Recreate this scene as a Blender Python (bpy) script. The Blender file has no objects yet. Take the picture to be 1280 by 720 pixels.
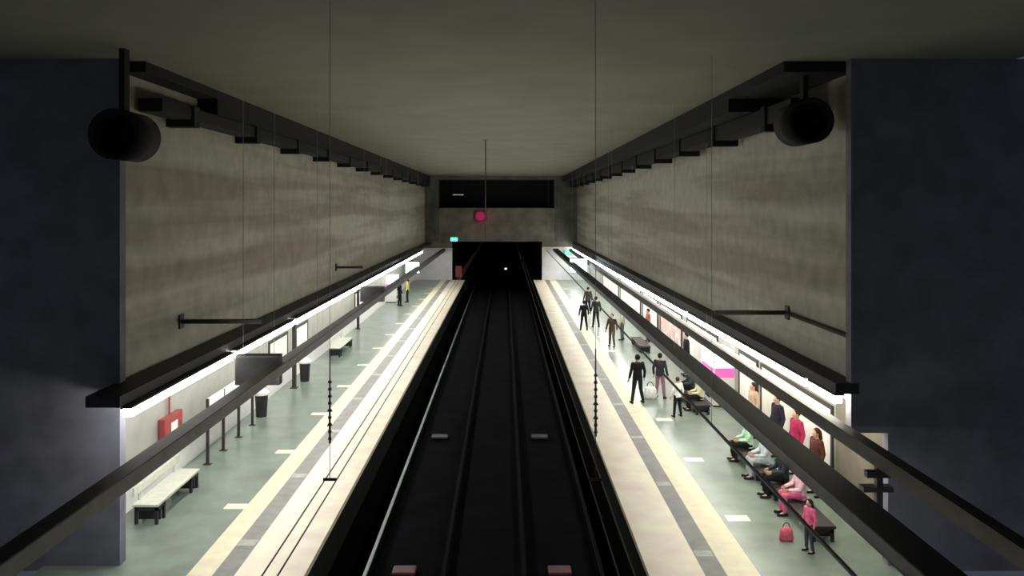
import bpy, bmesh, math, random
from mathutils import Vector, Matrix

S = bpy.context.scene
C = S.collection
R = random.Random(7)
PI = math.pi

# ------------------------------------------------------------------ camera, world, exposure
EYE = 6.9                     # eye height above the platforms
cam = bpy.data.cameras.new('camera')
cam.sensor_width = 36.0
cam.lens = 36.0 * 1000 / 1280
cam.shift_x = (640 - 631) / 1280
cam.shift_y = -(360 - 258) / 1280
cam.clip_end = 400
cam_ob = bpy.data.objects.new('camera', cam)
cam_ob.location = (0, 0, EYE)
cam_ob.rotation_euler = (PI / 2, 0, 0)
C.objects.link(cam_ob)
S.camera = cam_ob

world = bpy.data.worlds.new('world')
S.world = world
world.use_nodes = True
world.node_tree.nodes['Background'].inputs[0].default_value = (0.5, 0.55, 0.7, 1)
world.node_tree.nodes['Background'].inputs[1].default_value = 0.09

S.view_settings.view_transform = 'Standard'
S.view_settings.look = 'None'
S.view_settings.exposure = 0.0
S.view_settings.gamma = 1.0
S.view_settings.use_curve_mapping = False
LAMP = 34.0                   # emission of the strip lamps
BEAM_FILL = 12.0              # emission of fill strips added under the beams to brighten the platforms


# ------------------------------------------------------------------ materials
def new_mat(name):
    m = bpy.data.materials.new(name)
    m.use_nodes = True
    nt = m.node_tree
    b = nt.nodes['Principled BSDF']
    return m, nt, b


def mat(name, col, rough=0.6, metal=0.0, var=0.15, scale=6.0, bump=0.0, spec=0.5, col2=None):
    """Plain procedural surface: base colour broken up by noise, optional bump."""
    m, nt, b = new_mat(name)
    tc = nt.nodes.new('ShaderNodeTexCoord')
    nz = nt.nodes.new('ShaderNodeTexNoise')
    nz.inputs['Scale'].default_value = scale
    nz.inputs['Detail'].default_value = 4
    nt.links.new(tc.outputs['Object'], nz.inputs['Vector'])
    mx = nt.nodes.new('ShaderNodeMix')
    mx.data_type = 'RGBA'
    c2 = col2 or tuple(max(0, c * (1 - 2 * var)) for c in col)
    c1 = col if col2 else tuple(c * (1 + var) for c in col)
    mx.inputs[6].default_value = (*c2, 1)
    mx.inputs[7].default_value = (*c1, 1)
    rp = nt.nodes.new('ShaderNodeMapRange')
    rp.inputs[1].default_value = 0.3
    rp.inputs[2].default_value = 0.7
    nt.links.new(nz.outputs[0], rp.inputs[0])
    nt.links.new(rp.outputs[0], mx.inputs[0])
    nt.links.new(mx.outputs[2], b.inputs['Base Color'])
    b.inputs['Roughness'].default_value = rough
    b.inputs['Metallic'].default_value = metal
    b.inputs['Specular IOR Level'].default_value = spec
    if bump:
        bp = nt.nodes.new('ShaderNodeBump')
        bp.inputs['Strength'].default_value = bump
        bp.inputs['Distance'].default_value = 0.02
        nt.links.new(nz.outputs[0], bp.inputs['Height'])
        nt.links.new(bp.outputs[0], b.inputs['Normal'])
    return m


def glow(name, col, strength):
    m, nt, b = new_mat(name)
    b.inputs['Base Color'].default_value = (*[min(1, c) * 0.8 for c in col], 1)
    b.inputs['Emission Color'].default_value = (*col, 1)
    b.inputs['Emission Strength'].default_value = strength
    b.inputs['Roughness'].default_value = 0.4
    return m


def wall_mat(name, base, band):
    """Raw concrete: warm stains in long level streaks along the station (object Z = height)."""
    m, nt, b = new_mat(name)
    N, L = nt.nodes.new, nt.links.new
    tc = N('ShaderNodeTexCoord')
    mp = N('ShaderNodeMapping')
    mp.inputs['Scale'].default_value = (0.05, 0.05, 1.0)
    L(tc.outputs['Object'], mp.inputs['Vector'])
    n1 = N('ShaderNodeTexNoise')
    n1.inputs['Scale'].default_value = 1.15
    n1.inputs['Detail'].default_value = 3
    L(mp.outputs[0], n1.inputs['Vector'])
    n2 = N('ShaderNodeTexNoise')
    n2.inputs['Scale'].default_value = 2.2
    n2.inputs['Detail'].default_value = 5
    L(tc.outputs['Object'], n2.inputs['Vector'])
    r1 = N('ShaderNodeMapRange')
    r1.inputs[1].default_value = 0.42
    r1.inputs[2].default_value = 0.6
    L(n1.outputs[0], r1.inputs[0])
    mx = N('ShaderNodeMix')
    mx.data_type = 'RGBA'
    mx.inputs[6].default_value = (*band, 1)
    mx.inputs[7].default_value = (*base, 1)
    L(r1.outputs[0], mx.inputs[0])
    m2 = N('ShaderNodeMix')
    m2.data_type = 'RGBA'
    m2.blend_type = 'MULTIPLY'
    m2.inputs[0].default_value = 0.5
    L(mx.outputs[2], m2.inputs[6])
    L(n2.outputs[0], m2.inputs[7])
    L(m2.outputs[2], b.inputs['Base Color'])
    b.inputs['Roughness'].default_value = 0.85
    bp = N('ShaderNodeBump')
    bp.inputs['Strength'].default_value = 0.25
    L(n2.outputs[0], bp.inputs['Height'])
    L(bp.outputs[0], b.inputs['Normal'])
    return m


M = {}
M['wall'] = wall_mat('stained_concrete', (0.64, 0.63, 0.54), (0.42, 0.385, 0.32))
M['ceiling'] = mat('pale_ceiling', (0.235, 0.24, 0.195), 0.9, var=0.06, scale=0.6)
M['lowwall'] = mat('white_panelling', (0.33, 0.33, 0.30), 0.5, var=0.08, scale=1.5)
M['beige'] = mat('beige_render', (0.17, 0.15, 0.115), 0.8, var=0.1, scale=1.5)
M['endwall'] = mat('white_tile', (0.74, 0.74, 0.78), 0.4, var=0.05, scale=1.5)
M['farwall'] = mat('grey_concrete', (0.20, 0.19, 0.16), 0.9, var=0.2, scale=0.8)
M['sidewall'] = mat('green_grey_concrete', (0.13, 0.14, 0.12), 0.9, var=0.2, scale=0.8)
M['deepblack'] = mat('deep_black', (0.012, 0.012, 0.015), 0.9, var=0.2)  # tunnel and recess linings; on the corner boxes it is painted-in shade
M['darkpillar'] = mat('dark_grey_render', (0.20, 0.20, 0.25), 0.9, var=0.12, scale=2)
M['floor'] = mat('grey_terrazzo', (0.20, 0.25, 0.21), 0.28, var=0.14, scale=1.2)
M['pale'] = mat('pale_edge_paving', (0.88, 0.84, 0.64), 0.45, scale=1.3, col2=(0.76, 0.64, 0.53))
M['cream'] = mat('cream_tactile_paving', (0.74, 0.69, 0.49), 0.5, var=0.06, scale=3)
M['greystrip'] = mat('mid_grey_paving', (0.20, 0.19, 0.175), 0.5, var=0.12, scale=3)
M['marker'] = mat('white_marker_tile', (0.90, 0.89, 0.66), 0.35, var=0.04)
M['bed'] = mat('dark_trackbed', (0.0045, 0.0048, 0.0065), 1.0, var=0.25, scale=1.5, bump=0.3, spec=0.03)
M['edgeface'] = mat('black_edge_face', (0.012, 0.012, 0.013), 0.9, var=0.2, spec=0.1)
M['rail'] = mat('dim_steel', (0.045, 0.05, 0.065), 0.55, metal=1.0, var=0.05)
M['railglint'] = mat('glint_steel', (0.82, 0.92, 1.0), 0.30, metal=1.0, var=0.05)  # left outer head only, its reflected glint put into the colour
M['railweb'] = mat('rusty_dim_rail', (0.010, 0.009, 0.009), 1.0, var=0.2, spec=0.05)  # rust on the webs; also the inner heads, painted dim
M['darkmetal'] = mat('dark_brown_metal', (0.035, 0.028, 0.026), 0.6, var=0.2, scale=3)
M['greymetal'] = mat('grey_metal', (0.16, 0.17, 0.18), 0.5, var=0.12, scale=3)
M['blackmetal'] = mat('black_metal', (0.018, 0.018, 0.02), 0.6, var=0.2)
M['duct'] = mat('blackened_duct', (0.009, 0.009, 0.011), 0.85, var=0.2)
M['insul'] = mat('brown_insulator', (0.10, 0.075, 0.04), 0.3, var=0.2)
M['wire'] = mat('copper_wire', (0.10, 0.055, 0.03), 0.6, metal=0.2, var=0.1)
M['paleline'] = mat('pale_grey_rod', (0.30, 0.29, 0.26), 0.6)
M['tilegrey'] = mat('light_grey_tile', (0.36, 0.35, 0.31), 0.45)
M['red'] = mat('red_enamel', (0.33, 0.05, 0.055), 0.5, var=0.08)
M['white'] = mat('white_enamel', (0.85, 0.85, 0.84), 0.4, var=0.04)
M['benchseat'] = mat('pale_grey_bench', (0.62, 0.64, 0.56), 0.4, var=0.06)
M['poster'] = mat('white_poster', (0.86, 0.83, 0.80), 0.4, var=0.05, scale=2)
M['posterpink'] = mat('pinkish_poster', (0.86, 0.82, 0.78), 0.4, scale=3.0, col2=(0.62, 0.30, 0.28))
M['beamfill'] = glow('beam_fill_light', (1.0, 0.98, 0.92), BEAM_FILL)  # fill strips added under the beams
M['lamp'] = glow('lamp_diffuser', (1.0, 0.98, 0.92), LAMP)
M['lampwarm'] = glow('lamp_diffuser_warm', (1.0, 0.96, 0.80), LAMP)
M['signwhite'] = glow('lit_sign_white', (0.75, 0.97, 1.0), 7)
M['green'] = glow('lit_green', (0.08, 0.9, 0.45), 2.2)
M['magenta'] = glow('lit_magenta', (0.80, 0.14, 0.50), 0.5)
M['vendwhite'] = glow('lit_vending_panel', (0.80, 0.88, 1.0), 2.0)
M['redlamp'] = glow('red_signal', (0.30, 0.01, 0.075), 0.5)
M['redcase'] = mat('dark_red_case', (0.14, 0.02, 0.05), 0.6)
M['smalllamp'] = glow('small_tunnel_lamp', (0.8, 0.85, 1.0), 1.5)


# ------------------------------------------------------------------ mesh helpers
def box(bm, x0, x1, y0, y1, z0, z1, mi=0, bev=0.0):
    r = bmesh.ops.create_cube(bm, size=1)
    vs = r['verts']
    for v in vs:
        v.co = Vector(((x0 + x1) / 2 + v.co.x * (x1 - x0), (y0 + y1) / 2 + v.co.y * (y1 - y0),
                       (z0 + z1) / 2 + v.co.z * (z1 - z0)))
    fs = set(f for v in vs for f in v.link_faces)
    for f in fs:
        f.material_index = mi
    if bev:
        es = list(set(e for v in vs for e in v.link_edges))
        bmesh.ops.bevel(bm, geom=es, offset=bev, segments=2, affect='EDGES', profile=0.6)


def frustum(bm, a, b, ra, rb, seg=10, mi=0, caps=True):
    a, b = Vector(a), Vector(b)
    d = b - a
    if d.length < 1e-6:
        return
    q = d.to_track_quat('Z', 'Y').to_matrix().to_4x4()
    mt = Matrix.Translation((a + b) / 2) @ q
    r = bmesh.ops.create_cone(bm, cap_ends=caps, segments=seg, radius1=ra, radius2=rb, depth=d.length, matrix=mt)
    for f in set(f for v in r['verts'] for f in v.link_faces):
        f.material_index = mi


def ball(bm, c, r, scale=(1, 1, 1), seg=10, mi=0, rot=None):
    mt = Matrix.Translation(Vector(c)) @ (rot or Matrix.Identity(4)) @ Matrix.Diagonal((*scale, 1))
    q = bmesh.ops.create_uvsphere(bm, u_segments=seg, v_segments=max(6, seg // 2 + 2), radius=r, matrix=mt)
    for f in set(f for v in q['verts'] for f in v.link_faces):
        f.material_index = mi


def limb(bm, pts, radii, seg=10):
    for i, p in enumerate(pts):
        ball(bm, p, radii[i], seg=seg)
        if i:
            frustum(bm, pts[i - 1], p, radii[i - 1], radii[i], seg)


def loft(bm, rings, seg=16):
    """Closed elliptical loft; rings = (centre, rx, ry)."""
    prev = None
    first = None
    for c, rx, ry in rings:
        c = Vector(c)
        ring = [bm.verts.new(c + Vector((rx * math.cos(2 * PI * k / seg), ry * math.sin(2 * PI * k / seg), 0))) for k in range(seg)]
        if prev:
            for k in range(seg):
                bm.faces.new((prev[k], prev[(k + 1) % seg], ring[(k + 1) % seg], ring[k]))
        else:
            first = ring
        prev = ring
    bm.faces.new(list(reversed(first)))
    bm.faces.new(prev)


def obj(name, bm, mats, parent=None, smooth=False):
    me = bpy.data.meshes.new(name)
    bm.to_mesh(me)
    bm.free()
    for m in (mats if isinstance(mats, (list, tuple)) else [mats]):
        me.materials.append(m)
    if smooth:
        for p in me.polygons:
            p.use_smooth = True
    o = bpy.data.objects.new(name, me)
    C.objects.link(o)
    if parent:
        o.parent = parent
    return o


def NB():
    return bmesh.new()


def tag(o, label, cat=None, group=None, kind=None):
    o['label'] = label
    if cat:
        o['category'] = cat
    if group:
        o['group'] = group
    if kind:
        o['kind'] = kind
    return o


def thing(name, label, cat, loc=(0, 0, 0), rz=0.0, group=None):
    o = bpy.data.objects.new(name, None)
    o.empty_display_size = 0.2
    C.objects.link(o)
    o.location = loc
    o.rotation_euler = (0, 0, rz)
    return tag(o, label, cat, group)


def copy_tree(o, parent=None):
    c = o.copy()
    C.objects.link(c)
    if parent:
        c.parent = parent
    for ch in list(o.children):
        copy_tree(ch, c)
    return c


ORD = ['nearest', 'second', 'third', 'fourth', 'fifth', 'sixth', 'seventh', 'eighth', 'ninth', 'tenth', 'eleventh', 'twelfth']

# ------------------------------------------------------------------ the setting
NEAR, END = 3.0, 75.0
EL, ER = -3.75, 2.70          # platform edges
UL, UR = -7.5, 6.8            # upper walls
LL, LR = -8.55, 7.9           # lower walls under the canopies
CEIL = 9.73
BED = -1.15

bm = NB()
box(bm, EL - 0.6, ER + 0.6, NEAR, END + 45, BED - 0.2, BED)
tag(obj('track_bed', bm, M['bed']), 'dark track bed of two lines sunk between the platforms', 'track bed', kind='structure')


def platform(name, e, w, strips, tiles, label):
    """strips: lateral limits and material index from the edge outward."""
    bm = NB()
    s = 1 if w > e else -1
    for a, b, mi in strips:
        x0, x1 = sorted((a, b))
        box(bm, x0, x1, NEAR, END, -0.12, 0.0, mi)
    x0, x1 = sorted((e + s * 0.12, w + s * 0.3))
    box(bm, x0, x1, NEAR, END, BED - 0.2, -0.125, 4)
    for x, d, wx, wy in tiles:
        box(bm, x - wx / 2, x + wx / 2, d - wy / 2, d + wy / 2, -0.01, 0.004, 3 if wx > 0.45 else 6)
    o = obj(name, bm, [M['floor'], M['pale'], M['cream'], M['marker'], M['edgeface'], M['greystrip'], M['tilegrey']])
    return tag(o, label, 'platform', kind='structure')


tl = [(-6.15, 18.4 + 4.1 * k, 0.55, 0.32) for k in range(-1, 13)]
tl += [(-5.27, 16.4 + 4.1 * k, 0.36, 0.3) for k in range(0, 14)]
platform('floor_left', EL, LL, [(EL, -5.06, 1), (-5.06, -5.47, 5), (-5.47, -5.95, 2), (-5.95, LL - 0.3, 0)], tl,
         'left platform floor with pale edge paving and cream strip')
tr = [(5.15, 17.7 + 4.1 * k, 0.5, 0.32) for k in range(0, 13)]
tr += [(3.95, 15.9 + 4.0 * k, 0.34, 0.28) for k in range(0, 14)]
platform('floor_right', ER, LR, [(ER, 3.75, 1), (3.75, 4.16, 5), (4.16, 4.78, 2), (4.78, LR + 0.3, 0)], tr,
         'right platform floor with pale edge paving and cream strip')

bm = NB()
box(bm, UL - 3, UR + 3, -2, END + 0.3, CEIL, CEIL + 0.3)
tag(obj('ceiling', bm, M['ceiling']), 'pale flat ceiling over both tracks and platforms', 'ceiling', kind='structure')

for nm, ux, lx, s in (('wall_left', UL, LL, -1), ('wall_right', UR, LR, 1)):
    side = nm.split('_')[1]
    bm = NB()
    x0, x1 = sorted((ux, ux + s * 3.0))
    box(bm, x0, x1, 15.6, END, 3.2, CEIL)
    tag(obj(nm + '_upper', bm, M['wall']), 'stained concrete upper wall on the %s, from canopy to ceiling' % side, 'wall', kind='structure')
    bm = NB()
    x0, x1 = sorted((lx, lx + s * 0.5))
    split = 19.1 if s > 0 else 15.6
    box(bm, x0, x1, split, END, -0.3, 3.2, 0)
    if s > 0:
        box(bm, x0, x1, 15.6, split, -0.3, 3.2, 1)
    tag(obj(nm, bm, [M['lowwall'], M['beige']]), 'pale panelled lower wall on the %s, beneath the canopy' % side, 'wall', kind='structure')
    if s < 0:
        bm = NB()
        box(bm, lx, lx + 0.05, 15.6, END, 0.0, 0.68, bev=0.01)
        tag(obj('baseboard_left', bm, M['white']), 'white base panel along the foot of the left wall', 'base panel', kind='structure')
    # canopy ledge that carries the strip lamps
    bm = NB()
    fx = ux + (0.62 if s < 0 else -0.45)
    x0, x1 = sorted((fx, ux))
    box(bm, x0, x1, 14.3 if s < 0 else 15.35, END, 3.30, 3.50, 0)
    x0, x1 = sorted((ux, lx))
    box(bm, x0, x1, 15.6, END, 3.05, 3.2, 1)
    tag(obj('trim_' + side, bm, [M['blackmetal'], M['lowwall']]), 'dark canopy ledge along the %s wall above its strip lamps' % side, 'canopy ledge', kind='structure')
    # dark box painting the duct's shadow band into the corner under the ceiling
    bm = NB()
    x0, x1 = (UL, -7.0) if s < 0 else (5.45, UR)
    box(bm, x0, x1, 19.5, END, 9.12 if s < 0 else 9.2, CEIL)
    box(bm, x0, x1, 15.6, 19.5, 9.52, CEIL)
    tag(obj('trim_corner_shade_' + side, bm, M['deepblack']), 'black box painted as shade in the corner of ceiling and %s upper wall' % side, 'bulkhead', kind='structure')

# near masses that close the hall on both sides
bm = NB()
box(bm, 6.65, 14, 15.36, 15.6, 2.55, CEIL)
box(bm, 7.36, 14, 15.36, 15.6, -0.1, 2.55)
tag(obj('pillar_right', bm, M['darkpillar']), 'dark grey full height pier at the near right of the hall', 'pier', kind='structure')
bm = NB()
box(bm, -15, -7.39, 15.36, 15.6, -0.1, CEIL)
tag(obj('pillar_left', bm, M['darkpillar']), 'dark grey full height pier at the near left of the hall', 'pier', kind='structure')

# far wall: white end walls beside the portal, lintel, dark recess above
PX0, PX1, PT = -4.95, 3.5, 3.6
bm = NB()
box(bm, LL - 0.5, PX0, END, END + 0.4, -0.2, 3.0, 1)
box(bm, PX1, LR + 0.5, END, END + 0.4, -0.2, 3.1, 1)
box(bm, LL - 0.5, PX0, END, END + 0.4, 3.0, PT, 0)
box(bm, PX1, LR + 0.5, END, END + 0.4, 3.1, PT, 0)
box(bm, -6.2, 4.65, END, END + 0.4, PT, 6.75, 0)
box(bm, LL - 0.5, -6.2, END, END + 0.4, PT, CEIL, 2)
box(bm, 4.65, LR + 0.5, END, END + 0.4, PT, CEIL, 2)
box(bm, -6.2, 4.65, END, END + 0.4, 9.4, CEIL, 2)
tag(obj('wall_far', bm, [M['farwall'], M['endwall'], M['sidewall']]), 'far end wall with tunnel portal and dark recess above it', 'wall', kind='structure')
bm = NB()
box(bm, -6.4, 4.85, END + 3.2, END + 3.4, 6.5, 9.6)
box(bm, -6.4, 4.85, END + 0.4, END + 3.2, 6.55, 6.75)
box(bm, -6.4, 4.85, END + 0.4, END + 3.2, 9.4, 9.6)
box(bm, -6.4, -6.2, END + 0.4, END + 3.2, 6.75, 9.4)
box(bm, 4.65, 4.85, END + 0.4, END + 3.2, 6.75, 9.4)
tag(obj('recess_lining', bm, M['deepblack']), 'black recess above the tunnel mouth in the far wall', 'recess', kind='structure')
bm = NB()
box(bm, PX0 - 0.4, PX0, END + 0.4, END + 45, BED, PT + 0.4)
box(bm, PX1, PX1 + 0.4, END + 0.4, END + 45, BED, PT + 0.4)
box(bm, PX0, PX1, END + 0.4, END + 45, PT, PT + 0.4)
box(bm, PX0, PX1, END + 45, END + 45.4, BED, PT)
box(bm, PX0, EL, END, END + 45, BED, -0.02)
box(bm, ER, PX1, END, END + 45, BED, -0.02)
tag(obj('tunnel_lining', bm, M['deepblack']), 'black tunnel running on behind the far portal', 'tunnel', kind='structure')

# ------------------------------------------------------------------ overhead dark ductwork along both upper corners
def duct(label, L, z, y0, y1, w, h):
    t = thing('ceiling_duct', label, 'duct', (L, y0, z))
    bm = NB()
    box(bm, -w / 2, w / 2, 0, y1 - y0, -h / 2, h / 2, bev=0.03)
    obj('duct_body', bm, M['duct'], t)
    k = 1.5
    while k < y1 - y0 - 1:
        bm = NB()
        box(bm, -w / 2 - 0.06, w / 2 + 0.06, k, k + 0.3, -h / 2 - 0.16, h / 2 + 0.02)
        obj('hanger_bracket', bm, M['duct'], t)
        k += 4.5
    return t


duct('black box duct under the dark shade box along the left wall', -7.18, 8.96, 16.2, 74, 0.5, 0.28)
duct('black box duct under the dark shade box along the right wall', 6.3, 8.98, 16.8, 74, 0.6, 0.4)

# round fan at the near end of the right duct
for fx, fy, fz, fl in ((6.02, 15.7, 8.59, 'round black ventilation fan hung high beside the right pier'),
                       (-6.85, 14.0, 8.17, 'round black ventilation fan hung high before the left pier')):
    t = thing('ventilation_fan', fl, 'fan', (fx, fy, fz), 0, 'ventilation fans under the ceiling')
    bm = NB()
    seg = 28
    prof = [(0.36, 0.05), (0.45, 0.0), (0.45, 0.9), (0.36, 0.9)]
    rings = []
    for r_, y_ in prof:
        rings.append([bm.verts.new((r_ * math.cos(2 * PI * k / seg), y_, r_ * math.sin(2 * PI * k / seg))) for k in range(seg)])
    for a in range(4):
        p, q = rings[a], rings[(a + 1) % 4]
        for k in range(seg):
            bm.faces.new((p[k], p[(k + 1) % seg], q[(k + 1) % seg], q[k]))
    bmesh.ops.recalc_face_normals(bm, faces=bm.faces)
    obj('fan_casing', bm, M['duct'], t, True)
    bm = NB()
    ball(bm, (0, 0.42, 0), 0.11)
    obj('hub', bm, M['duct'], t, True)
    for k in range(6):
        bm = NB()
        a = k * PI / 3
        box(bm, 0.08, 0.37, 0.38, 0.41, -0.07, 0.07)
        bmesh.ops.rotate(bm, verts=bm.verts, cent=(0, 0.4, 0), matrix=Matrix.Rotation(0.5, 3, 'X'))
        bmesh.ops.rotate(bm, verts=bm.verts, cent=(0, 0.4, 0), matrix=Matrix.Rotation(a, 3, 'Y'))
        obj('blade', bm, M['duct'], t)
    bm = NB()
    box(bm, -0.05, 0.05, 0.3, 0.5, 0.42, CEIL - fz)
    obj('hanger', bm, M['duct'], t)
    bm = NB()
    frustum(bm, (0, 0.8, 0), (0, 0.86, 0), 0.40, 0.40, 28)
    obj('back_guard', bm, M['duct'], t)


# ------------------------------------------------------------------ strip lamps
def strip_lamp(x, y0, y1, z0, z1, s, label, group, m):
    """One lamp under the canopy lip; s points from wall to track."""
    t = thing('strip_lamp', label, 'lamp', (x, y0, z0), 0, group)
    ln = y1 - y0
    t.rotation_euler = (math.atan2(z1 - z0, ln), 0, 0)
    bm = NB()
    box(bm, -0.10, 0.10, 0, ln, -0.005, 3.305 - z0)
    obj('housing', bm, M['blackmetal'], t)
    bm = NB()
    n = 1
    box(bm, -0.085, 0.085, 0.05, ln - 0.05, -0.17, -0.005, bev=0.03)
    obj('diffuser', bm, m, t)
    return t


lsegs = [(14.35, 19.8), (20.05, 25.5)] + [(25.75 + 5.82 * k, 25.75 + 5.82 * k + 5.78) for k in range(4)] + [(49.2 + 5.4 * k, 49.2 + 5.4 * k + 5.35) for k in range(3)]
for i, (a, b) in enumerate(lsegs):
    strip_lamp(-6.80, a, b, 3.27, 3.27, 1, '%s white strip lamp from the near pier along the left canopy ledge' % ORD[i].capitalize(),
               'strip lamps along the left canopy', M['lamp'])
rsegs = [(15.36, 16.7), (16.85, 22.25), (22.3, 27.7)] + [(28.0 + 5.82 * k, 28.0 + 5.82 * k + 5.79) for k in range(8)]
zr = lambda d: 3.27 - 0.30 * (d - 15) / 60
for i, (a, b) in enumerate(rsegs):
    strip_lamp(6.42, a, b, zr(a), zr(b), -1, '%s white strip lamp from the near pier along the right canopy ledge' % ORD[i].capitalize(),
               'strip lamps along the right canopy', M['lampwarm'] if i < 3 else M['lamp'])


# ------------------------------------------------------------------ suspended box beams over the platforms
def beam(label, x0, x1, y0, y1, z0, z1, mtop, mface, rods, lit=True):
    t = thing('suspended_beam', label, 'beam', ((x0 + x1) / 2, y0, z0))
    cx = (x0 + x1) / 2
    bm = NB()
    box(bm, x0 - cx, x1 - cx, 0, y1 - y0, 0, z1 - z0 - 0.02)
    obj('channel', bm, mface, t)
    bm = NB()
    box(bm, x0 - cx - 0.01, x1 - cx + 0.01, -0.01, y1 - y0 + 0.01, z1 - z0 - 0.02, z1 - z0)
    obj('cover', bm, mtop, t)
    if lit:
        bm = NB()
        box(bm, x0 - cx + 0.04, x1 - cx - 0.04, 0.1, y1 - y0 - 0.1, -0.03, 0)
        obj('added_fill_strip', bm, M['beamfill'], t)  # added glowing strip, lifts the paving below the beam
    for d in rods:
        bm = NB()
        frustum(bm, (0, d - y0, z1 - z0), (0, d - y0, CEIL - z0), 0.005, 0.005, 6)
        obj('hanging_rod', bm, M['paleline'], t)
    return t


beam('long dark suspended beam with grey face over the left platform', -5.76, -5.5, 8, 74, 2.75, 3.0, M['darkmetal'], M['greymetal'], [24, 38, 52, 66])
b2 = beam('wide suspended beam with grey face over the right platform', 4.45, 4.88, 6, 74, 2.78, 3.0, M['blackmetal'], M['greymetal'], [22, 36, 50, 64])
b1 = beam('narrow dark suspended beam nearer the right wall, under the strip lamps', 5.95, 6.15, 7, 74, 2.72, 2.97, M['darkmetal'], M['darkmetal'], [24, 38, 52, 66], False)
bm = NB()     # short frame hung from the narrow beam close to the near pier
box(bm, -0.05, 0.05, 5.9, 6.0, -0.72, 0.0)
box(bm, -0.28, 0.20, 5.86, 6.04, -0.42, -0.34)
box(bm, -0.34, 0.10, 5.6, 5.72, -0.10, 0.0)
obj('drop_frame', bm, M['blackmetal'], b1)

t = thing('hanging_conduit', 'thin dark conduit hung alongside the wide beam over right platform', 'conduit', (3.88, 6, 2.80))
bm = NB()
frustum(bm, (0, 0, 0), (0, 68, 0), 0.028, 0.028, 8)
obj('conduit_pipe', bm, M['darkmetal'], t)
for d in (9, 23, 37, 51, 65):
    bm = NB()
    frustum(bm, (0, d, 0), (0, d, CEIL - 2.80), 0.005, 0.005, 6)
    obj('hanging_rod', bm, M['paleline'], t)

# ------------------------------------------------------------------ rails, beacons, overhead line
RAILS = [(-3.0, 'outer rail of left track, beside the left platform edge'), (-1.32, 'inner rail of left track, next to the centre gap'),
         (0.42, 'inner rail of right track, next to the centre gap'), (2.1, 'outer rail of right track, beside the right platform edge')]
for x, lb in RAILS:
    t = thing('running_rail', 'Steel ' + lb, 'rail', (x, NEAR, BED), 0, 'running rails of the two tracks')
    ln = END + 44 - NEAR
    bm = NB()
    box(bm, -0.075, 0.075, 0, ln, 0, 0.025)
    box(bm, -0.012, 0.012, 0, ln, 0.025, 0.125)
    obj('rail_web', bm, M['railweb'], t)
    bm = NB()
    box(bm, -0.042, 0.042, 0, ln, 0.125, 0.165, bev=0.008)
    obj('rail_head', bm, M['railglint'] if x < -2 else (M['rail'] if x > 2 else M['railweb']), t)  # glint painted on left outer head, the other heads painted dimmer
for x, d, w, lb in ((-2.2, 17.5, 0.5, 'pinkish beacon plate in left track at the near bottom edge'), (1.2, 17.5, 0.5, 'pinkish beacon plate in right track at the near bottom edge'),
                    (-2.25, 27.7, 0.55, 'grey beacon plate in left track, farther from the viewer'), (1.2, 27.7, 0.55, 'grey beacon plate in right track, farther from the viewer')):
    t = thing('track_beacon', lb, 'track beacon', (x, d, BED), 0, 'beacon plates between the rails')
    mm = mat('beacon_paint', (0.16, 0.07, 0.08) if d < 20 else (0.07, 0.075, 0.085), 0.5)
    bm = NB()
    box(bm, -w / 2, w / 2, -0.18, 0.18, 0.05, 0.12, bev=0.02)
    obj('beacon_body', bm, mm, t)
    for sx in (-1, 1):
        bm = NB()
        box(bm, sx * w * 0.32 - 0.04, sx * w * 0.32 + 0.04, -0.1, 0.1, 0, 0.05)
        obj('foot', bm, M['railweb'], t)


def line_hanger(x, d, zb, zw, label):
    t = thing('overhead_line_hanger', label, 'overhead line hanger', (x, d, CEIL))
    bm = NB()
    frustum(bm, (0, 0, 0), (0, 0, zb + 1.05 - CEIL), 0.0035, 0.0035, 8)
    obj('rod', bm, M['paleline'], t)
    bm = NB()
    box(bm, -0.08, 0.08, -0.08, 0.08, -0.03, 0)
    obj('ceiling_plate', bm, M['greymetal'], t)
    bm = NB()
    z = zb - CEIL
    frustum(bm, (0, 0, z), (0, 0, z + 1.05), 0.014, 0.008, 8)
    for k in range(9):
        zz = z + 0.04 + k * 0.085
        frustum(bm, (0, 0, zz), (0, 0, zz + 0.03), 0.034 if k in (2, 4) else 0.024, 0.02, 10)
    obj('insulator', bm, M['insul'], t)
    if zw:
        bm = NB()
        frustum(bm, (0, 0, zw - CEIL), (0, 0, z), 0.004, 0.004, 6)
        box(bm, -0.08, 0.08, -0.008, 0.008, zw - CEIL - 0.012, zw - CEIL + 0.02)
        obj('wire_clamp', bm, M['wire'], t)
    return t


line_hanger(-2.10, 9.6, 4.06, 3.62, 'thin hanger with knotted insulator above left track, near')
line_hanger(1.09, 9.6, 4.14, 3.62, 'thin hanger with knotted insulator above right track, near')
t = thing('overhead_line_hanger', 'dark rod hanging mid hall from ceiling, seen against the far wall', 'overhead line hanger', (-0.82, 34, CEIL))
bm = NB()
frustum(bm, (0, 0, 0), (0, 0, -4.2), 0.025, 0.022, 8)
obj('rod', bm, M['insul'], t)
bm = NB()
box(bm, -0.1, 0.1, -0.1, 0.1, -0.03, 0)
obj('ceiling_plate', bm, M['greymetal'], t)
for x0, lb in ((-2.10, 'left'), (1.09, 'right')):
    for dx, l2 in ((-0.07, 'left'), (0.07, 'right')):
        bm = NB()
        frustum(bm, (0, 4, 0), (0, END + 20, 0), 0.008, 0.008, 6)
        o = obj('contact_wire', bm, M['wire'])
        o.location = (x0 + dx, 0, 3.60)
        tag(o, 'brown overhead contact wire above %s track, %s one of its pair' % (lb, l2), 'overhead wire', 'overhead contact wires')


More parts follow.
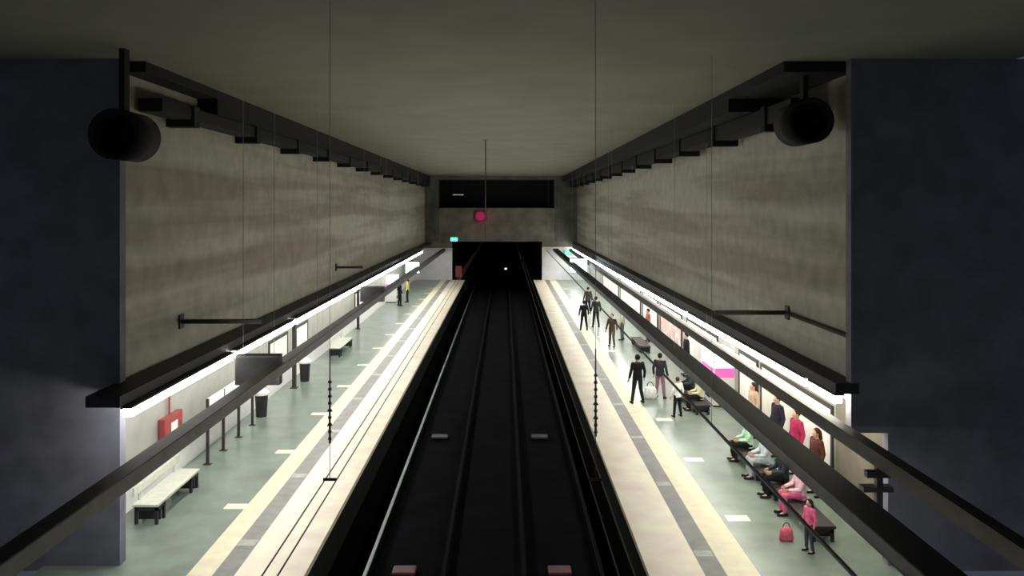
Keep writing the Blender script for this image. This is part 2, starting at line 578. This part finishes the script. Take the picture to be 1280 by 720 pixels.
# ------------------------------------------------------------------ wall bracket arms
def arm(x, y, z, s, ln, label, run=0):
    t = thing('wall_bracket_arm', label, 'bracket arm', (x, y, z))
    bm = NB()
    x0, x1 = sorted((0, s * ln))
    box(bm, x0, x1, -0.05, 0.05, -0.05, 0.05, bev=0.01)
    obj('arm_bar', bm, M['darkmetal'], t)
    bm = NB()
    x0, x1 = sorted((-s * 0.01, s * 0.04))
    box(bm, x0, x1, -0.12, 0.12, -0.16, 0.16)
    obj('wall_plate', bm, M['darkmetal'], t)
    if run:
        bm = NB()
        frustum(bm, (s * 0.06, 0, 0), (s * 0.06, -run, 0), 0.045, 0.045, 8)
        obj('cable_pipe', bm, M['darkmetal'], t)
    return t


arm(UL, 18.5, 4.24, 1, 1.9, 'dark horizontal bracket arm on the left wall, nearest the viewer')
arm(UL, 35.5, 4.2, 1, 1.2, 'dark horizontal bracket arm on left wall, farther along')
arm(UR, 19.2, 4.35, -1, 1.75, 'dark bracket arm with cable pipe on the right wall', 3.5)


# ------------------------------------------------------------------ benches
def bench(x, y, ln, dp, s, label, mseat, group, sh=0.45, back=True):
    """s = +1 when its back is toward +x."""
    t = thing('bench', label, 'bench', (x, y, 0), 0, group)
    bm = NB()
    box(bm, -dp / 2, dp / 2, 0, ln, sh - 0.06, sh, bev=0.015)
    obj('seat', bm, mseat, t)
    for k in (0.0, ln - 0.5):
        bm = NB()
        for yy in (k + 0.04, k + 0.40):
            box(bm, -dp / 2 + 0.03, -dp / 2 + 0.09, yy, yy + 0.06, 0.0, sh - 0.06)
            box(bm, dp / 2 - 0.09, dp / 2 - 0.03, yy, yy + 0.06, 0.0, sh - 0.06)
        box(bm, -dp / 2 + 0.03, dp / 2 - 0.03, k + 0.04, k + 0.46, sh - 0.15, sh - 0.062)
        box(bm, -dp / 2 + 0.04, dp / 2 - 0.04, k + 0.22, k + 0.26, 0.05, sh - 0.15)
        obj('leg', bm, M['blackmetal'], t)
    if not back:
        return t
    bm = NB()
    xb = s * (dp / 2 - 0.03)
    box(bm, xb - 0.025, xb + 0.025, 0, ln, 0.62, 0.80, bev=0.01)
    for yy in (0.25, ln - 0.3):
        box(bm, xb - 0.02, xb + 0.02, yy, yy + 0.05, 0.43, 0.65)
    obj('backrest', bm, mseat, t)
    return t


G = 'benches on the platforms'
bench(-7.78, 17.3, 2.4, 0.56, -1, 'pale bench with dark legs on left platform, close to the near pier', M['benchseat'], G)
bench(-7.78, 36.5, 3.0, 0.56, -1, 'pale bench with dark legs farther along the left platform', M['benchseat'], G)
bench(6.55, 16.4, 2.8, 0.5, 1, 'dark bench where the pink dressed people sit', M['darkmetal'], G, 0.34, False)
bench(6.55, 19.7, 2.8, 0.5, 1, 'dark bench where people in pale clothes sit, second from the pier', M['darkmetal'], G, 0.34, False)
bench(6.55, 26.4, 2.8, 0.5, 1, 'dark bench in front of the lit vending machine', M['darkmetal'], G, 0.34, False)
bench(6.6, 37.5, 2.8, 0.5, 1, 'dark bench far along the right platform behind the standing pair', M['darkmetal'], G, 0.34, False)


# ------------------------------------------------------------------ lower wall fittings
def panel(x, y0, y1, z0, z1, s, label, m, name='poster_panel', cat='poster', group=None):
    """Framed panel on a side wall; s points from the wall into the hall."""
    t = thing(name, label, cat, (x, y0, z0), 0, group)
    a, b = sorted((0, s * 0.05))
    bm = NB()
    w = 0.10
    ln, h = y1 - y0, z1 - z0
    box(bm, a, b, 0, w, 0, h)
    box(bm, a, b, ln - w, ln, 0, h)
    box(bm, a, b, w, ln - w, 0, w)
    box(bm, a, b, w, ln - w, h - w, h)
    obj('frame', bm, M['darkmetal'], t)
    bm = NB()
    a, b = sorted((0, s * 0.03))
    box(bm, a, b, w, ln - w, w, h - w)
    obj('poster_sheet', bm, m, t)
    return t


GP = 'framed posters on the right wall'
panel(LR, 19.2, 24.6, 0.5, 2.1, -1, 'long white poster panel on right wall, nearest the pier', M['poster'], group=GP)
panel(LR, 24.9, 26.9, 0.5, 2.1, -1, 'white poster panel on right wall just before the lit vending machine', M['poster'], group=GP)
panel(LR, 29.6, 34.6, 0.5, 2.1, -1, 'white poster panel on right wall just beyond the lit vending machine', M['poster'], group=GP)
panel(LR, 35.6, 40.5, 0.5, 2.1, -1, 'pinkish poster panel on right wall near the middle', M['posterpink'], group=GP)
panel(LR, 41.2, 45.6, 0.5, 2.1, -1, 'white poster panel on right wall after the pinkish one', M['poster'], group=GP)
panel(LR, 46.4, 54.4, 0.5, 2.1, -1, 'second longest white poster panel far along the right wall', M['poster'], group=GP)
panel(LR, 55.4, 64.0, 0.5, 2.1, -1, 'farthest white poster panel on the right wall', M['poster'], group=GP)
GL = 'framed posters on the left wall'
panel(LL, 28.9, 31.4, 0.5, 2.0, 1, 'white poster panel on left wall behind the dark hanging sign', M['poster'], group=GL)
panel(LL, 32.6, 34.6, 0.5, 2.0, 1, 'small white poster panel on left wall past the dark post', M['poster'], group=GL)
panel(LL, 45.5, 48.5, 0.5, 2.0, 1, 'farthest white poster panel on the left wall', M['poster'], group=GL)

t = thing('fire_hose_cabinet', 'red cabinet with white square on the left wall near the pier', 'fire cabinet', (LL + 0.02, 19.7, 1.02))
bm = NB()
box(bm, 0, 0.16, 0, 1.1, 0, 0.62, bev=0.02)
obj('cabinet_body', bm, M['red'], t)
bm = NB()
box(bm, 0.16, 0.168, 0.38, 0.76, 0.2, 0.44)
obj('glass_panel', bm, M['white'], t)
bm = NB()
box(bm, 0.16, 0.19, 0.95, 1.0, 0.24, 0.38)
obj('handle', bm, M['greymetal'], t)
bm = NB()
frustum(bm, (0.04, 0.55, 0.6), (0.04, 0.55, 2.0), 0.025, 0.025, 8)
obj('pipe', bm, M['red'], t)


def wall_post(x, y, h, label):
    t = thing('post', label, 'post', (x, y, 0), 0, 'dark posts along the left platform')
    bm = NB()
    box(bm, -0.07, 0.07, -0.07, 0.07, 0, h, bev=0.01)
    obj('shaft', bm, M['darkmetal'], t)
    bm = NB()
    box(bm, -0.13, 0.13, -0.13, 0.13, 0, 0.03)
    obj('base_plate', bm, M['darkmetal'], t)


wall_post(-8.0, 30.4, 3.05, 'dark post to the canopy between two litter bins on left platform')
wall_post(-8.25, 45.0, 3.05, 'dark post to the canopy far along the left platform')

t = thing('notice_board', 'notice board on slim dark legs beside the left wall', 'notice board', (-7.95, 21.4, 0))
for k, yy in enumerate((0.0, 1.2, 2.5, 3.8)):
    bm = NB()
    box(bm, -0.035, 0.035, yy - 0.035, yy + 0.035, 0, 1.75)
    box(bm, -0.10, 0.10, yy - 0.06, yy + 0.06, 0, 0.02)
    obj('leg', bm, M['darkmetal'], t)
bm = NB()
box(bm, -0.03, 0.03, 0.04, 3.76, 0.95, 1.75)
obj('board', bm, M['poster'], t)

for x, d, lb in ((-8.0, 26.3, 'dark litter bin with white lid on left platform, before the post'), (-7.9, 31.6, 'dark litter bin with white lid on left platform, past the post')):
    t = thing('litter_bin', lb, 'litter bin', (x, d, 0), 0, 'litter bins on the left platform')
    bm = NB()
    frustum(bm, (0, 0, 0), (0, 0, 0.72), 0.17, 0.21, 20)
    obj('bin_body', bm, M['blackmetal'], t)
    bm = NB()
    frustum(bm, (0, 0, 0.72), (0, 0, 0.80), 0.25, 0.25, 20)
    frustum(bm, (0, 0, 0.80), (0, 0, 0.92), 0.25, 0.10, 20)
    obj('lid', bm, M['white'], t)


# hanging dark signs and lit signs
def hung_sign(x, y, z0, z1, w, label, m, dp=0.18, top=3.2, name='hanging_sign', rz=0):
    t = thing(name, label, 'sign', (x, y, z0), rz)
    bm = NB()
    box(bm, -w / 2, w / 2, -dp / 2, dp / 2, 0, z1 - z0, bev=0.02)
    obj('sign_case', bm, M['blackmetal'], t)
    bm = NB()
    for sy in (-1, 1):
        a, b = sorted((sy * dp / 2, sy * (dp / 2 + 0.012)))
        box(bm, -w / 2 + 0.04, w / 2 - 0.04, a, b, 0.05, z1 - z0 - 0.05)
    obj('sign_face', bm, m, t)
    bm = NB()
    for sx in (-1, 1):
        frustum(bm, (sx * w * 0.35, 0, z1 - z0), (sx * w * 0.35, 0, top - z0), 0.006, 0.006, 6)
    obj('hanger', bm, M['paleline'], t)
    return t


hung_sign(-6.12, 19.9, 2.48, 3.22, 1.1, 'large dark unlit sign box hung near the left canopy', M['duct'], 0.3, CEIL)
hung_sign(-6.12, 37.0, 2.5, 3.2, 1.1, 'smaller looking dark sign box hung farther along the left canopy', M['duct'], 0.3, CEIL)
hung_sign(-6.05, 52.5, 2.5, 3.3, 0.95, 'bright white lit sign hung at the far left platform', M['signwhite'], 0.2, CEIL)
hung_sign(5.2, 56.5, 2.2, 3.25, 1.25, 'bright white lit sign hung at the far right platform', M['signwhite'], 0.2, CEIL)


def exit_light(x, y, z, label):
    t = thing('exit_light', label, 'exit light', (x, y, z))
    bm = NB()
    box(bm, -0.36, 0.36, 0, 0.1, -0.2, 0.2, bev=0.01)
    obj('light_case', bm, M['blackmetal'], t)
    bm = NB()
    box(bm, -0.33, 0.33, -0.012, 0, -0.17, 0.17)
    obj('light_face', bm, M['green'], t)
    return t


exit_light(-4.75, END - 0.105, 3.82, 'green lit exit light above the left end wall')
exit_light(5.95, END - 0.105, 2.6, 'green lit exit light above the right end wall')


# vending machines
def vending(x, y, s, w, label, header, mid):
    t = thing('vending_machine', label, 'vending machine', (x, y, 0))
    dp = 0.75
    a, b = sorted((0, s * dp))
    bm = NB()
    box(bm, a, b, -w / 2, w / 2, 0.06, 1.92, bev=0.02)
    obj('cabinet', bm, M['white'], t)
    bm = NB()
    box(bm, a + 0.03, b - 0.03, -w / 2 + 0.03, w / 2 - 0.03, 0, 0.06)
    obj('plinth', bm, M['blackmetal'], t)
    fx = sorted((s * dp, s * (dp + 0.015)))
    for nm, z0, z1, m in (('header_panel', 1.36, 1.88, header), ('display_window', 1.02, 1.34, mid), ('lower_panel', 0.50, 0.98, M['poster'])):
        bm = NB()
        box(bm, fx[0], fx[1], -w / 2 + 0.05, w / 2 - 0.05, z0, z1)
        box(bm, min(a, b) + 0.06, max(a, b) - 0.04, -w / 2 - 0.012, -w / 2, z0, z1)
        obj(nm, bm, m, t)
    bm = NB()
    box(bm, fx[0], fx[1], -0.3, 0.3, 0.22, 0.42)
    obj('delivery_flap', bm, M['blackmetal'], t)
    return t


vending(LR, 28.2, -1, 1.5, 'lit vending machine with white and magenta panels at the right wall', M['vendwhite'], M['magenta'])
vending(LL, 58.0, 1, 1.6, 'small lit vending machine at the far left wall', M['vendwhite'], M['magenta'])

# far end lamps
t = thing('signal_lamp', 'dim red signal lamp on far wall over the tunnel mouth', 'signal', (-2.3, END - 0.005, 6.0))
bm = NB()
box(bm, -0.62, 0.62, -0.12, 0.0, -0.55, 0.55, bev=0.03)
obj('signal_case', bm, M['redcase'], t)
bm = NB()
frustum(bm, (0, -0.15, 0), (0, -0.12, 0), 0.42, 0.42, 20)
obj('red_lens', bm, M['redlamp'], t)
pl = bpy.data.lights.new('signal_glow', 'POINT')
pl.energy = 9
pl.color = (1, 0.05, 0.2)
pl.shadow_soft_size = 0.3
po = bpy.data.objects.new('signal_glow', pl)
C.objects.link(po)
po.parent = t
po.location = (0.3, -0.9, -0.2)
t = thing('signal_box', 'small red box at the left corner of the tunnel mouth', 'box', (-4.35, END + 0.6, -0.02))
bm = NB()
box(bm, -0.3, 0.3, -0.2, 0.2, 0.25, 1.3, bev=0.02)
obj('box_body', bm, M['red'], t)
bm = NB()
box(bm, -0.2, 0.2, -0.15, 0.15, 0.0, 0.25)
obj('plinth', bm, M['blackmetal'], t)
t = thing('tunnel_lamp', 'tiny white lamp glinting deep inside the tunnel', 'lamp', (0.1, END + 18, PT))
bm = NB()
box(bm, -0.05, 0.05, -0.05, 0.05, -3.9, 0)
obj('stem', bm, M['blackmetal'], t)
bm = NB()
ball(bm, (0, 0, -3.95), 0.16, (1, 1, 0.7), 12)
obj('lamp_globe', bm, M['smalllamp'], t, True)
t = thing('recess_lamp', 'small dim tube lamp in the black recess above the tunnel', 'lamp', (-4.4, END + 0.55, 8.0))
bm = NB()
box(bm, -0.6, 0.6, -0.05, 0.05, 0.04, 0.1)
frustum(bm, (-0.4, 0, 0.1), (-0.4, 0, 1.4), 0.02, 0.02, 6)
frustum(bm, (0.4, 0, 0.1), (0.4, 0, 1.4), 0.02, 0.02, 6)
obj('lamp_case', bm, M['blackmetal'], t)
bm = NB()
frustum(bm, (-0.5, 0, 0), (0.5, 0, 0), 0.05, 0.05, 8)
obj('tube', bm, glow('dim_tube', (0.7, 0.75, 0.8), 0.25), t)

# ------------------------------------------------------------------ people
SKIN = mat('skin', (0.55, 0.34, 0.25), 0.55, var=0.05)
_cloth = {}


def cloth(col):
    if col not in _cloth:
        _cloth[col] = mat('cloth', col, 0.9, var=0.12, scale=12, spec=0.2)
    return _cloth[col]


def remesh(o, v):
    m = o.modifiers.new('remesh', 'REMESH')
    m.mode = 'VOXEL'
    m.voxel_size = v
    m.use_smooth_shade = True


def hand(bm, w, dirv, side, k):
    """Palm, four curled fingers of different length and a thumb leaving the side of the palm."""
    d = Vector(dirv).normalized()
    fwd = Vector((0, 1, 0)) if abs(d.y) < 0.8 else Vector((0, 0, -1))
    acr = fwd - d * fwd.dot(d)
    acr.normalize()
    nrm = d.cross(acr) * side
    w = Vector(w)
    for j, (off, ln) in enumerate(((0.033, 0.072), (0.011, 0.082), (-0.011, 0.076), (-0.033, 0.060))):
        a = w + (acr * off * 0.6) * k
        b = w + (d * 0.085 + acr * off) * k
        c = b + (d * ln * 0.55 + nrm * 0.012) * k
        e = c + (d * ln * 0.40 + nrm * 0.030) * k
        limb(bm, [a, b, c, e], [0.016 * k, 0.0125 * k, 0.0095 * k, 0.008 * k], 8)
    a = w + (d * 0.025 + acr * 0.025) * k
    b = w + (d * 0.06 + acr * 0.062 + nrm * 0.01) * k
    c = w + (d * 0.095 + acr * 0.066 + nrm * 0.025) * k
    limb(bm, [a, b, c], [0.016 * k, 0.012 * k, 0.009 * k], 8)


def person(label, x, y, face, h, top, legs, hair, pose='stand', long_hair=False, skirt=None, z=0.0, shoes=(0.02, 0.02, 0.025), vox=0.013, spread=0.10, stride=0.0, lean=0.0):
    """face: direction looked at, radians from +Y, counter-clockwise."""
    t = thing('person', label, 'person', (x, y, z), face)
    k = h / 1.72
    V = lambda a, b, c: Vector((a * k, b * k, c * k))
    sit = pose == 'sit'
    dz = -0.46 if sit else 0.0
    hipz = 0.93 + dz
    ln = lambda zz: lean * (zz - hipz)
    P = lambda a, b, c: V(a, b + ln(c), c)
    # joints
    sh = [P(sd * 0.185, 0, 1.41 + dz) for sd in (-1, 1)]
    if sit:
        el = [P(sd * 0.25, 0.10, 1.13 + dz) for sd in (-1, 1)]
        wr = [V(sd * 0.14, 0.33, 0.63) for sd in (-1, 1)]
        kn = [V(sd * 0.11, 0.43, 0.50) for sd in (-1, 1)]
        an = [V(sd * 0.11, 0.42, 0.085) for sd in (-1, 1)]
    else:
        el = [P(sd * 0.265, -0.02 + sd * stride * 0.35, 1.13) for sd in (-1, 1)]
        wr = [P(sd * 0.285, 0.07 + sd * stride * 0.6, 0.89) for sd in (-1, 1)]
        kn = [V(sd * (0.09 + spread * 0.35), 0.03 - sd * stride * 0.6, 0.50) for sd in (-1, 1)]
        an = [V(sd * (0.08 + spread), -sd * stride, 0.085) for sd in (-1, 1)]
    hip = [V(sd * 0.09, 0, hipz) for sd in (-1, 1)]
    neck = P(0, -0.005, 1.47 + dz)
    hc = P(0, 0.02, 1.605 + dz)
    foot = [a + V(0, 0.15, -0.05) for a in an]
    # body
    bm = NB()
    loft(bm, [(V(0, 0, hipz - 0.09), 0.12 * k, 0.09 * k), (V(0, 0, hipz), 0.155 * k, 0.105 * k), (P(0, 0, hipz + 0.18), 0.13 * k, 0.095 * k),
              (P(0, 0, hipz + 0.36), 0.15 * k, 0.105 * k), (P(0, 0, hipz + 0.47), 0.15 * k, 0.09 * k), (P(0, 0, hipz + 0.53), 0.07 * k, 0.06 * k)])
    limb(bm, [P(0, -0.005, hipz + 0.48), neck, hc - V(0, 0.03, 0.05)], [0.06 * k, 0.052 * k, 0.055 * k])
    ball(bm, hc, 0.1 * k, (0.78, 0.97, 1.17), 16)                       # skull
    ball(bm, hc + V(0, 0.035, -0.06), 0.062 * k, (0.88, 0.9, 1.0), 12)    # jaw
    limb(bm, [hc + V(0, 0.088, 0.02), hc + V(0, 0.112, -0.025)], [0.011 * k, 0.016 * k], 8)   # nose
    limb(bm, [hc + V(-0.02, 0.085, -0.062), hc + V(0.02, 0.085, -0.062)], [0.009 * k, 0.009 * k], 8)   # lips
    for sd in (-1, 1):
        ball(bm, hc + V(sd * 0.08, 0.0, -0.01), 0.024 * k, (0.5, 0.8, 1.2), 8)
        ball(bm, hc + V(sd * 0.033, 0.083, 0.012), 0.013 * k, (1, 0.7, 0.7), 8)
    for i, sd in enumerate((-1, 1)):
        limb(bm, [sh[i], el[i], wr[i]], [0.047 * k, 0.040 * k, 0.027 * k])
        hand(bm, wr[i], wr[i] - el[i], sd, k)
        limb(bm, [hip[i], kn[i], kn[i] * 0.55 + an[i] * 0.45 + V(0, -0.01, 0), an[i]], [0.080 * k, 0.054 * k, 0.050 * k, 0.036 * k])
        limb(bm, [an[i], foot[i]], [0.036 * k, 0.028 * k])
    o = obj('body', bm, SKIN, t)
    remesh(o, vox)
    # top
    bm = NB()
    loft(bm, [(V(0, 0, hipz - 0.07), 0.178 * k, 0.13 * k), (V(0, 0, hipz + 0.05), 0.178 * k, 0.128 * k), (P(0, 0, hipz + 0.20), 0.16 * k, 0.12 * k),
              (P(0, 0, hipz + 0.36), 0.178 * k, 0.13 * k), (P(0, 0, hipz + 0.47), 0.168 * k, 0.11 * k), (P(0, 0, hipz + 0.535), 0.085 * k, 0.075 * k)])
    for i in (0, 1):
        cuff = el[i] * 0.1 + wr[i] * 0.9
        limb(bm, [sh[i], el[i], cuff], [0.066 * k, 0.054 * k, 0.043 * k])
    remesh(obj('jacket', bm, cloth(top), t), vox)
    # trousers or skirt
    bm = NB()
    loft(bm, [(V(0, 0, hipz - 0.10), 0.15 * k, 0.11 * k), (V(0, 0, hipz - 0.02), 0.172 * k, 0.122 * k), (V(0, 0, hipz + 0.08), 0.16 * k, 0.115 * k)])
    if skirt and not sit:
        loft(bm, [(V(0, 0, 0.48), 0.25 * k, 0.20 * k), (V(0, 0, hipz), 0.172 * k, 0.125 * k)])
        nm = 'skirt'
    else:
        nm = 'trousers'
        for i in (0, 1):
            hem = an[i] + (kn[i] - an[i]) * 0.08
            limb(bm, [hip[i], kn[i], hem], [0.096 * k, 0.070 * k, 0.056 * k])
    remesh(obj(nm, bm, cloth(legs), t), vox)
    for i in (0, 1):
        bm = NB()
        a, b = an[i] + V(0, -0.045, -0.045), foot[i] + V(0, 0.01, -0.0)
        limb(bm, [an[i] + V(0, 0, -0.005), a], [0.046 * k, 0.040 * k])
        limb(bm, [a, (a + b) / 2, b], [0.040 * k, 0.043 * k, 0.035 * k])
        for v in bm.verts:
            v.co.z = max(v.co.z, 0.0)
        remesh(obj('shoe', bm, cloth(shoes), t), vox)
    # hair
    bm = NB()
    ball(bm, hc + V(0, -0.022, 0.03), 0.107 * k, (0.86, 0.98, 1.0), 14)
    if long_hair:
        limb(bm, [hc + V(0, -0.07, 0), hc + V(0, -0.10, -0.13), hc + V(0, -0.11, -0.27)], [0.085 * k, 0.075 * k, 0.05 * k])
    for v in bm.verts:          # leave the face free
        lim = hc.y + (0.052 + 0.25 * max(0, (v.co.z / k - hc.z / k - 0.05))) * k
        if v.co.y > lim:
            v.co.y = lim
    remesh(obj('hair', bm, cloth(hair), t), vox)
    return t


def at(px, py):
    d = EYE * 1000 / (py - 258)
    return (px - 631) * d / 1000, d


def bag(x, y, z, col, label, s=1.0):
    t = thing('bag', label, 'bag', (x, y, z))
    bm = NB()
    loft(bm, [((0, 0, 0), 0.16 * s, 0.08 * s), ((0, 0, 0.05 * s), 0.19 * s, 0.10 * s), ((0, 0, 0.26 * s), 0.17 * s, 0.09 * s), ((0, 0, 0.34 * s), 0.12 * s, 0.04 * s)], 14)
    obj('bag_body', bm, cloth(col), t, True)
    bm = NB()
    pts = [Vector((math.cos(a) * 0.09 * s, 0, 0.33 * s + math.sin(a) * 0.13 * s)) for a in [PI * q / 8 for q in range(9)]]
    limb(bm, pts, [0.011 * s] * 9, 6)
    obj('handle', bm, cloth((0.03, 0.03, 0.03)), t)


BLK, NAVY, BRN = (0.012, 0.012, 0.014), (0.02, 0.022, 0.035), (0.045, 0.025, 0.016)
W_, PINK = (0.80, 0.80, 0.80), (0.80, 0.16, 0.32)
x, y = at(797, 504)
person('person in black jacket standing alone near the cream strip, seen from behind', x, y, 0.25, 1.70, BLK, NAVY, BLK, spread=0.13, vox=0.011)
x, y = at(825, 498)
person('person in dark top and dusky pink trousers beside a white bag', x, y, -0.6, 1.62, (0.03, 0.03, 0.045), (0.30, 0.16, 0.20), BLK, vox=0.012)
bag(x - 0.36, y - 0.05, 0.0, W_, 'white bag on floor between the lone black jacket and dusky pink trousers', 1.3)
x, y = at(847, 521)
person('person in white top and black trousers before the lit vending machine', x, y, 0.4, 1.30, W_, BLK, BRN, vox=0.012)
x, y = at(730, 413)
person('person in black with arms down, left one of the far standing pair', x, y, 0.2, 1.66, BLK, BLK, BLK, stride=0.06)
x, y = at(745, 409)
person('person in charcoal coat, right one of the far standing pair', x, y, 0.3, 1.74, (0.03, 0.033, 0.03), BLK, BLK)
x, y = at(765, 433)
person('person in brown jacket walking between the far pair and the lone black jacket', x, y, 2.6, 1.60, (0.07, 0.045, 0.03), (0.10, 0.07, 0.05), BRN, stride=0.10)
x, y = at(778, 425)
person('person in pale beige top waiting in front of the far bench', x, y, 1.2, 1.65, (0.55, 0.50, 0.40), (0.12, 0.12, 0.12), BRN)
x, y = at(735, 392)
person('farthest person on the right platform, in dark grey', x, y, 0.3, 1.70, (0.05, 0.05, 0.05), BLK, BRN)

# people seated on the dark benches of the right platform, facing the tracks
SEAT = 0.005
for px, d, h, top, legs, hair, lh, lb in (
        (0, 27.1, 1.62, (0.75, 0.72, 0.50), BLK, BRN, True, 'seated person in pale yellow top with black trousers before the vending machine'),
        (0, 28.4, 1.70, (0.05, 0.06, 0.06), BLK, BLK, False, 'seated person in dark clothes before the vending machine'),
        (0, 21.7, 1.60, (0.55, 0.85, 0.62), BLK, BRN, False, 'seated person in pale green top and black trousers on the second dark bench'),
        (0, 20.3, 1.66, (0.62, 0.68, 0.74), (0.5, 0.55, 0.6), BLK, False, 'seated person in pale blue clothes on the second dark bench'),
        (0, 19.0, 1.68, (0.03, 0.04, 0.05), BLK, (0.75, 0.72, 0.70), False, 'seated person in black on the nearest dark bench, next to the pink trousers'),
        (0, 17.9, 1.60, (0.85, 0.55, 0.65), PINK, BLK, False, 'seated person with pink trousers on the nearest dark bench')):
    person(lb, 6.62, d, PI / 2, h, top, legs, hair, 'sit', lh, z=SEAT)
x, y = at(1012, 690)
person('small child in pink jacket standing before the nearest dark bench', x, y, 1.9, 1.05, PINK, (0.06, 0.06, 0.09), BRN, long_hair=True, spread=0.07, vox=0.011)
bag(x - 0.27, y + 0.55, 0, (0.7, 0.15, 0.22), 'red bag on the floor just beyond the small child', 0.8)

# people standing along the right wall
for px, hy, top, legs, hair, lh, h, lb in (
        (942, 478, (0.60, 0.42, 0.32), BRN, BRN, True, 1.62, 'woman in beige brown top standing at the white poster'),
        (972, 498, (0.025, 0.02, 0.035), BLK, BLK, False, 1.76, 'person in black coat standing left of the crimson jacket'),
        (996, 510, (0.42, 0.03, 0.10), BLK, BRN, False, 1.72, 'person in crimson jacket standing at the white poster'),
        (1021, 540, (0.10, 0.035, 0.025), BRN, (0.08, 0.03, 0.015), True, 1.60, 'person in dark brown with long brown hair nearest the right pier')):
    d = 7.45 * 1000 / (px - 631)
    person(lb, 7.45, d, PI / 2 + 0.2, h, top, legs, hair, long_hair=lh)
d = 7.4 * 1000 / (858 - 631)
person('person in black standing by the wall between the white and pinkish posters', 7.4, d, PI / 2, 1.75, BLK, BLK, BLK)
d = 7.3 * 1000 / (810 - 631)
person('person in reddish top standing in front of the pinkish poster', 7.3, d, PI / 2, 1.68, (0.35, 0.10, 0.08), BLK, BRN)
x, y = at(494, 377)
person('lone person in dark coat at the far left platform', -7.3, 55.5, -1.0, 1.72, BLK, BLK, BLK)
person('person in yellowish top at the far left vending machine', -7.0, 57.6, 1.57, 1.65, (0.65, 0.60, 0.15), BLK, BRN)
